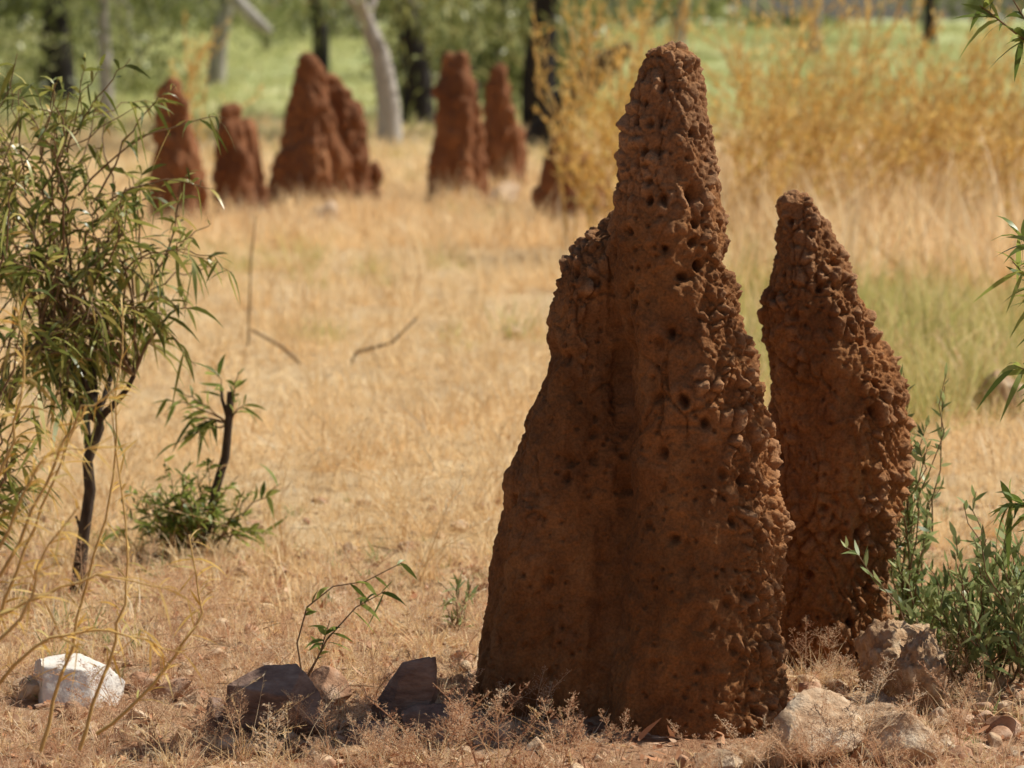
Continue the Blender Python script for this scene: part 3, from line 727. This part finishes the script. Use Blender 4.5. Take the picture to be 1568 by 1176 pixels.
# dry ochre stems, left foreground
b = B()
for pts, d in [([(-60, 1000), (60, 760), (120, 630), (185, 590)], 5.0), ([(-40, 1050), (30, 860), (90, 720), (130, 620)], 5.1), ([(150, 1130), (240, 1040), (310, 950), (290, 820)], 5.3), ([(-60, 980), (20, 930), (140, 880), (260, 900)], 5.0), ([(-60, 880), (10, 700), (40, 560), (30, 480)], 5.0), ([(-60, 1100), (60, 980), (160, 960), (280, 1000)], 5.1),
                ([(60, 1150), (110, 980), (170, 760), (190, 470)], 5.2), ([(120, 1150), (170, 1000), (200, 880), (170, 620)], 5.2), ([(-60, 940), (20, 800), (60, 700), (150, 680)], 4.8), ([(-60, 1040), (40, 940), (60, 860), (120, 780)], 4.9)]:
    pl = np.array([W(u, v, d) for u, v in pts]); t = np.linspace(0, 1, 4); tt = np.linspace(0, 1, 14)
    pl = np.stack([np.interp(tt, t, pl[:, k]) for k in range(3)], 1) + rng.normal(size=(14, 3)) * 0.003
    b.tube(pl, np.linspace(0.004, 0.0012, 14), 0, 5); leaves(b, pl, 40, 0.06, 0.004, 0.2, 0.5, 0.9)
b.obj('dry_grass_stems', [M_drytwig, M_leafy])
b = B(); dd = gd(560)
b.tube([W(385, 505, dd), W(430, 530, dd), W(470, 565, dd), W(470, 600, dd)], [0.006, 0.008, 0.009, 0.006], 0, 6)
b.tube([W(535, 565, dd), W(545, 540, dd), W(600, 525, dd), W(640, 485, dd)], [0.006, 0.008, 0.006, 0.004], 0, 6)
b.tube([W(380, 530, dd), W(384, 400, dd), W(392, 330, dd)], [0.005, 0.004, 0.003], 0, 6)
b.obj('dead_branch', [M_twig])

# wispy yellow shrubs
def yshrub(u, v, htop, wpx, n, lean=0.15, tw=0.0042, nl=1.0):
    b = B(); d = gd(v); base = W(u, v, d); base[2] = 0
    s = d / F
    for k in range(n):
        h = (v - htop) * s * rng.uniform(0.35, 1.0)
        e = base + np.array([rng.normal() * wpx * s * 0.6 + lean * h, rng.normal() * 0.6, h])
        br = bez(base + np.array([rng.normal() * wpx * s * 0.45, rng.normal() * 0.5, 0]), e, (rng.normal() * .15, rng.normal() * .1, 0.08), 10, 0.015)
        b.tube(br, np.linspace(tw * 1.8, tw * 0.5, 10), 0, 4); leaves(b, br, int(20 * nl), 0.075, 0.013, 0.25, 0.1, 0.7, up=0.2, nseg=2)
        for q in range(6):
            P0, T0 = along(br, np.array([0.25 + 0.65 * rng.random()]))
            e2 = P0[0] + T0[0] * 0.25 + rng.normal(size=3) * 0.12 + np.array([0.04, 0, 0.12])
            sb = bez(P0[0], e2, (0, 0, 0), 5, 0.02); b.tube(sb, np.linspace(tw, tw * 0.35, 5), 0, 4); leaves(b, sb, int(15 * nl), 0.055, 0.013, 0.1, 0.05, 0.4, up=0.15, nseg=2)
    b.obj('yellow_shrub', [M_drytwig, M_leafy])
yshrub(945, 395, 0, 85, 24, -0.16)
yshrub(1150, 400, 30, 170, 24, 0.1)
yshrub(1290, 380, -30, 190, 32, 0.05)
yshrub(1430, 370, 40, 190, 28, 0.1)
yshrub(1560, 400, 40, 170, 22, -0.05)
yshrub(1030, 330, -10, 110, 26, -0.22)
yshrub(1220, 310, -20, 200, 30, 0.1)
yshrub(1480, 300, 50, 200, 24, 0.1)
yshrub(290, 330, 60, 60, 6, 0.1)

# ------------------------------------------------------------------ trees
def tree(d, pts, r0, H, crown_r, seed, bark, nleaf=2400, low=None, leafsz=0.18):
    """pts: surveyed trunk points (u,v) from foot upward; crown centred above"""
    global rng
    keep = rng; rng = np.random.default_rng(seed)
    b = B(); pl = [W(a, c, d) for a, c in pts]
    foot = pl[0].copy(); foot[2] = float(hgt(np.array([foot[0]]), np.array([d]))[0]) - 0.1
    pl = [foot] + pl[1:]
    last = pl[-1]; dirn = (pl[-1] - pl[-2]); dirn /= np.linalg.norm(dirn)
    top = last + np.array([dirn[0] * 0.8, rng.normal() * 0.3, max(0.5, H - last[2])])
    pl = np.array(pl + [last * 0.5 + top * 0.5 + rng.normal(size=3) * 0.15, top])
    tt = np.linspace(0, 1, 18); t = np.linspace(0, 1, len(pl))
    trunk = np.stack([np.interp(tt, t, pl[:, k]) for k in range(3)], 1)
    b.tube(trunk, r0 * (1.15 - 0.95 * tt), 0, 10)
    clumps = []
    c0 = np.array([top[0], d, H * 0.72])
    for k in range(22):
        P0, T0 = along(trunk, np.array([0.45 + 0.5 * rng.random()]))
        q = rng.normal(size=3); q /= np.linalg.norm(q); q *= crown_r * (0.5 + 0.5 * rng.random())
        e = c0 + q * np.array([1, 1, 0.75])
        br = bez(P0[0], e, (0, 0, -0.15), 8, 0.03); b.tube(br, np.linspace(r0 * 0.35, r0 * 0.06, 8), 0, 5); clumps.append(e)
        clumps.append(br[5])
    if low:
        for (a, c, dy) in low:
            e = W(a, c, d + dy); P0, T0 = along(trunk, np.array([0.6]))
            br = bez(P0[0], e, (0, 0, 0.3), 8, 0.02); b.tube(br, np.linspace(r0 * 0.25, r0 * 0.05, 8), 0, 5); clumps.append(e); clumps.append(e)
    cl = np.array(clumps); n = nleaf; ci = rng.integers(0, len(cl), n)
    P = cl[ci] + rng.normal(size=(n, 3)) * np.array([0.42, 0.42, 0.3]) * crown_r * 0.38
    D = rng.normal(size=(n, 3)) * 0.7; D[:, 2] -= 0.7
    cr = rng.random(len(cl))[ci]
    b.strips(P, D, leafsz * (0.6 + 0.7 * rng.random(n)), leafsz * 0.22, 0.2, 1, 2, (0.3, 1, 0.1), rnd=np.clip(0.55 * cr + 0.5 * rng.random(n), 0, 1))
    rng = keep
    b.obj('eucalyptus_tree', [bark, M_leaft])
tree(34, [(598, 218), (595, 160), (585, 90), (560, 30), (535, -30)], 0.14, 6.0, 2.2, 1, M_barkpale, low=[(520, 0, 0.5), (640, 10, -0.4)])
tree(48, [(92, 170), (90, 80), (85, 0), (80, -60)], 0.26, 7, 2.8, 2, M_barkblack, low=[(150, 10, 1), (40, 5, -.5), (20, 60, 0), (200, 20, 0)])
tree(55, [(330, 110), (335, 60), (350, 0), (355, -50)], 0.17, 7, 2.8, 3, M_barkpale, low=[(280, 0, 1), (230, 30, -.5), (300, 10, 0), (430, 5, 0)])
tree(40, [(640, 215), (640, 120), (625, 40), (610, -40)], 0.22, 6.5, 2.4, 4, M_barkblack, low=[(660, 50, 1), (700, 20, -.5), (620, 20, 0), (740, 10, 0), (650, 90, 0)])
tree(37, [(830, 235), (825, 120), (832, 40), (838, -40)], 0.24, 6.5, 2.4, 5, M_barkblack, low=[(780, 20, 1), (870, 10, -.5), (800, 40, 0)])
tree(45, [(768, 190), (765, 100), (762, 20), (770, -40)], 0.17, 6.5, 2.4, 6, M_barkblack, low=[(720, 40, 1), (700, 70, -.5)])
tree(42, [(165, 165), (160, 80), (158, 10), (165, -40)], 0.10, 6.0, 2.2, 16, M_barkpale, low=[(190, 60, 1), (215, 95, -.5), (180, 40, 0), (240, 20, 0)])
tree(60, [(490, 100), (492, 50), (480, 0), (470, -50)], 0.18, 7.0, 2.8, 17, M_barkblack, low=[(440, 0, 0), (520, 5, 0)])
tree(75, [(1245, 90), (1248, 40), (1250, 0), (1240, -50)], 0.16, 7.5, 3.0, 7, M_barkpale)
tree(62, [(1035, 110), (1040, 40), (1050, 0), (1060, -50)], 0.16, 7.0, 2.8, 8, M_barkpale, low=[(960, 10, 0), (1100, 5, 0)])
tree(85, [(1420, 75), (1425, 30), (1420, -40)], 0.2, 8, 3.2, 9, M_barkblack, low=[(1400, 5, 0), (1500, 5, 0)])
b = B(); dd = 33
b.tube([W(815, 225, dd), W(870, 155, dd), W(930, 95, dd), (W(965, 70, dd))], [0.17, 0.17, 0.15, 0.07], 0, 10)
b.obj('burnt_log', [M_barkblack])
b = B(); dd = 50
b.tube([W(415, 50, dd), W(395, 35, dd), W(370, 10, dd), (W(352, -10, dd))], [0.06, 0.12, 0.13, 0.13], 0, 8)
b.obj('bent_limb', [M_barkpale])

def foliage_mass(name, cl, rad, n, size, mat, stems=True):
    b = B(); cl = np.array(cl); ci = rng.integers(0, len(cl), n)
    rad = np.asarray(rad)
    P = cl[ci] + rng.normal(size=(n, 3)) * rad[ci][:, None] * np.array([0.5, 0.5, 0.42])
    D = rng.normal(size=(n, 3)); D[:, 2] -= 0.3
    cr = rng.random(len(cl))[ci]
    b.strips(P, D, size * (0.6 + 0.8 * rng.random(n)), size * 0.35, 0.2, 1, 2, (0.3, 1, 0.2), rnd=np.clip(0.65 * cr + 0.4 * rng.random(n), 0, 1))
    if stems:
        for k in range(0, len(cl), 6):
            g = cl[k].copy(); g[2] = float(hgt(g[:1], g[1:2])[0]) - 0.1
            b.tube(np.array([g, (g + cl[k]) / 2 + rng.normal(size=3) * 0.1, cl[k]]), [0.12, 0.1, 0.05], 0, 6)
    b.obj(name, [M_barkdark if size < 0.3 else M_barkpale, mat])
cl = []; rr = []
for k in range(300):
    d = rng.uniform(112, 165); x = rng.uniform(-0.26, 0.26) * d
    uu = x / d * F + CX
    h = rng.uniform(0.3, 9)
    if 1150 < uu < 1300 and rng.random() < 0.95: h = rng.uniform(-0.3, 0.1)
    cl.append((x, d, 1.0 + h)); rr.append(rng.uniform(1.0, 2.2) if h > 0.2 else 0.5)
foliage_mass('distant_tree_line', cl, rr, 21000, 0.75, M_leaft)
cl = []; rr = []
for (u0, u1, d, h, n) in [(600, 880, 44, 2.0, 30), (0, 240, 50, 2.0, 20), (420, 560, 90, 2.2, 14), (620, 860, 60, 2.6, 20), (250, 420, 75, 1.8, 8)]:
    for k in range(n):
        u = rng.uniform(u0, u1); dd = d + rng.normal() * 1.5
        x = (u - CX) / F * dd
        cl.append((x, dd, float(hgt(np.array([x]), np.array([dd]))[0]) + rng.uniform(0.1, h))); rr.append(rng.uniform(0.4, 0.8))
foliage_mass('undergrowth', cl, rr, 12500, 0.18, M_leaft)

# ------------------------------------------------------------------ world, sun, camera
S = Vector((0.61, 0.21, 0.78)).normalized()
w = bpy.data.worlds.new('World'); scene.world = w; w.use_nodes = True
nt = w.node_tree; bg = nt.nodes['Background']
sky = nt.nodes.new('ShaderNodeTexSky'); sky.sky_type = 'NISHITA'; sky.sun_disc = False
sky.sun_elevation = math.asin(S.z); sky.sun_rotation = math.atan2(S.x, S.y)
sky.dust_density = 1.5
nt.links.new(sky.outputs[0], bg.inputs[0]); bg.inputs[1].default_value = 0.06
sun = bpy.data.lights.new('sun', 'SUN'); sun.energy = 5.0; sun.angle = math.radians(0.5); sun.color = (1.0, 0.96, 0.86)
so = bpy.data.objects.new('sun', sun); so.rotation_euler = S.to_track_quat('Z', 'Y').to_euler(); so.location = (5, 3, 8); scene.collection.objects.link(so)
cam = bpy.data.cameras.new('camera'); cam.sensor_width = 36; cam.lens = 36 * F / 1568; cam.clip_end = 6000; cam.clip_start = 0.1
cam.dof.use_dof = True; cam.dof.focus_distance = 6.15; cam.dof.aperture_fstop = 4.4
co = bpy.data.objects.new('camera', cam); co.location = (0, 0, CAMH); co.rotation_euler = (math.pi / 2 - PITCH, 0, 0); scene.collection.objects.link(co)
scene.camera = co
scene.view_settings.view_transform = 'Standard'; scene.view_settings.look = 'None'; scene.view_settings.exposure = 0
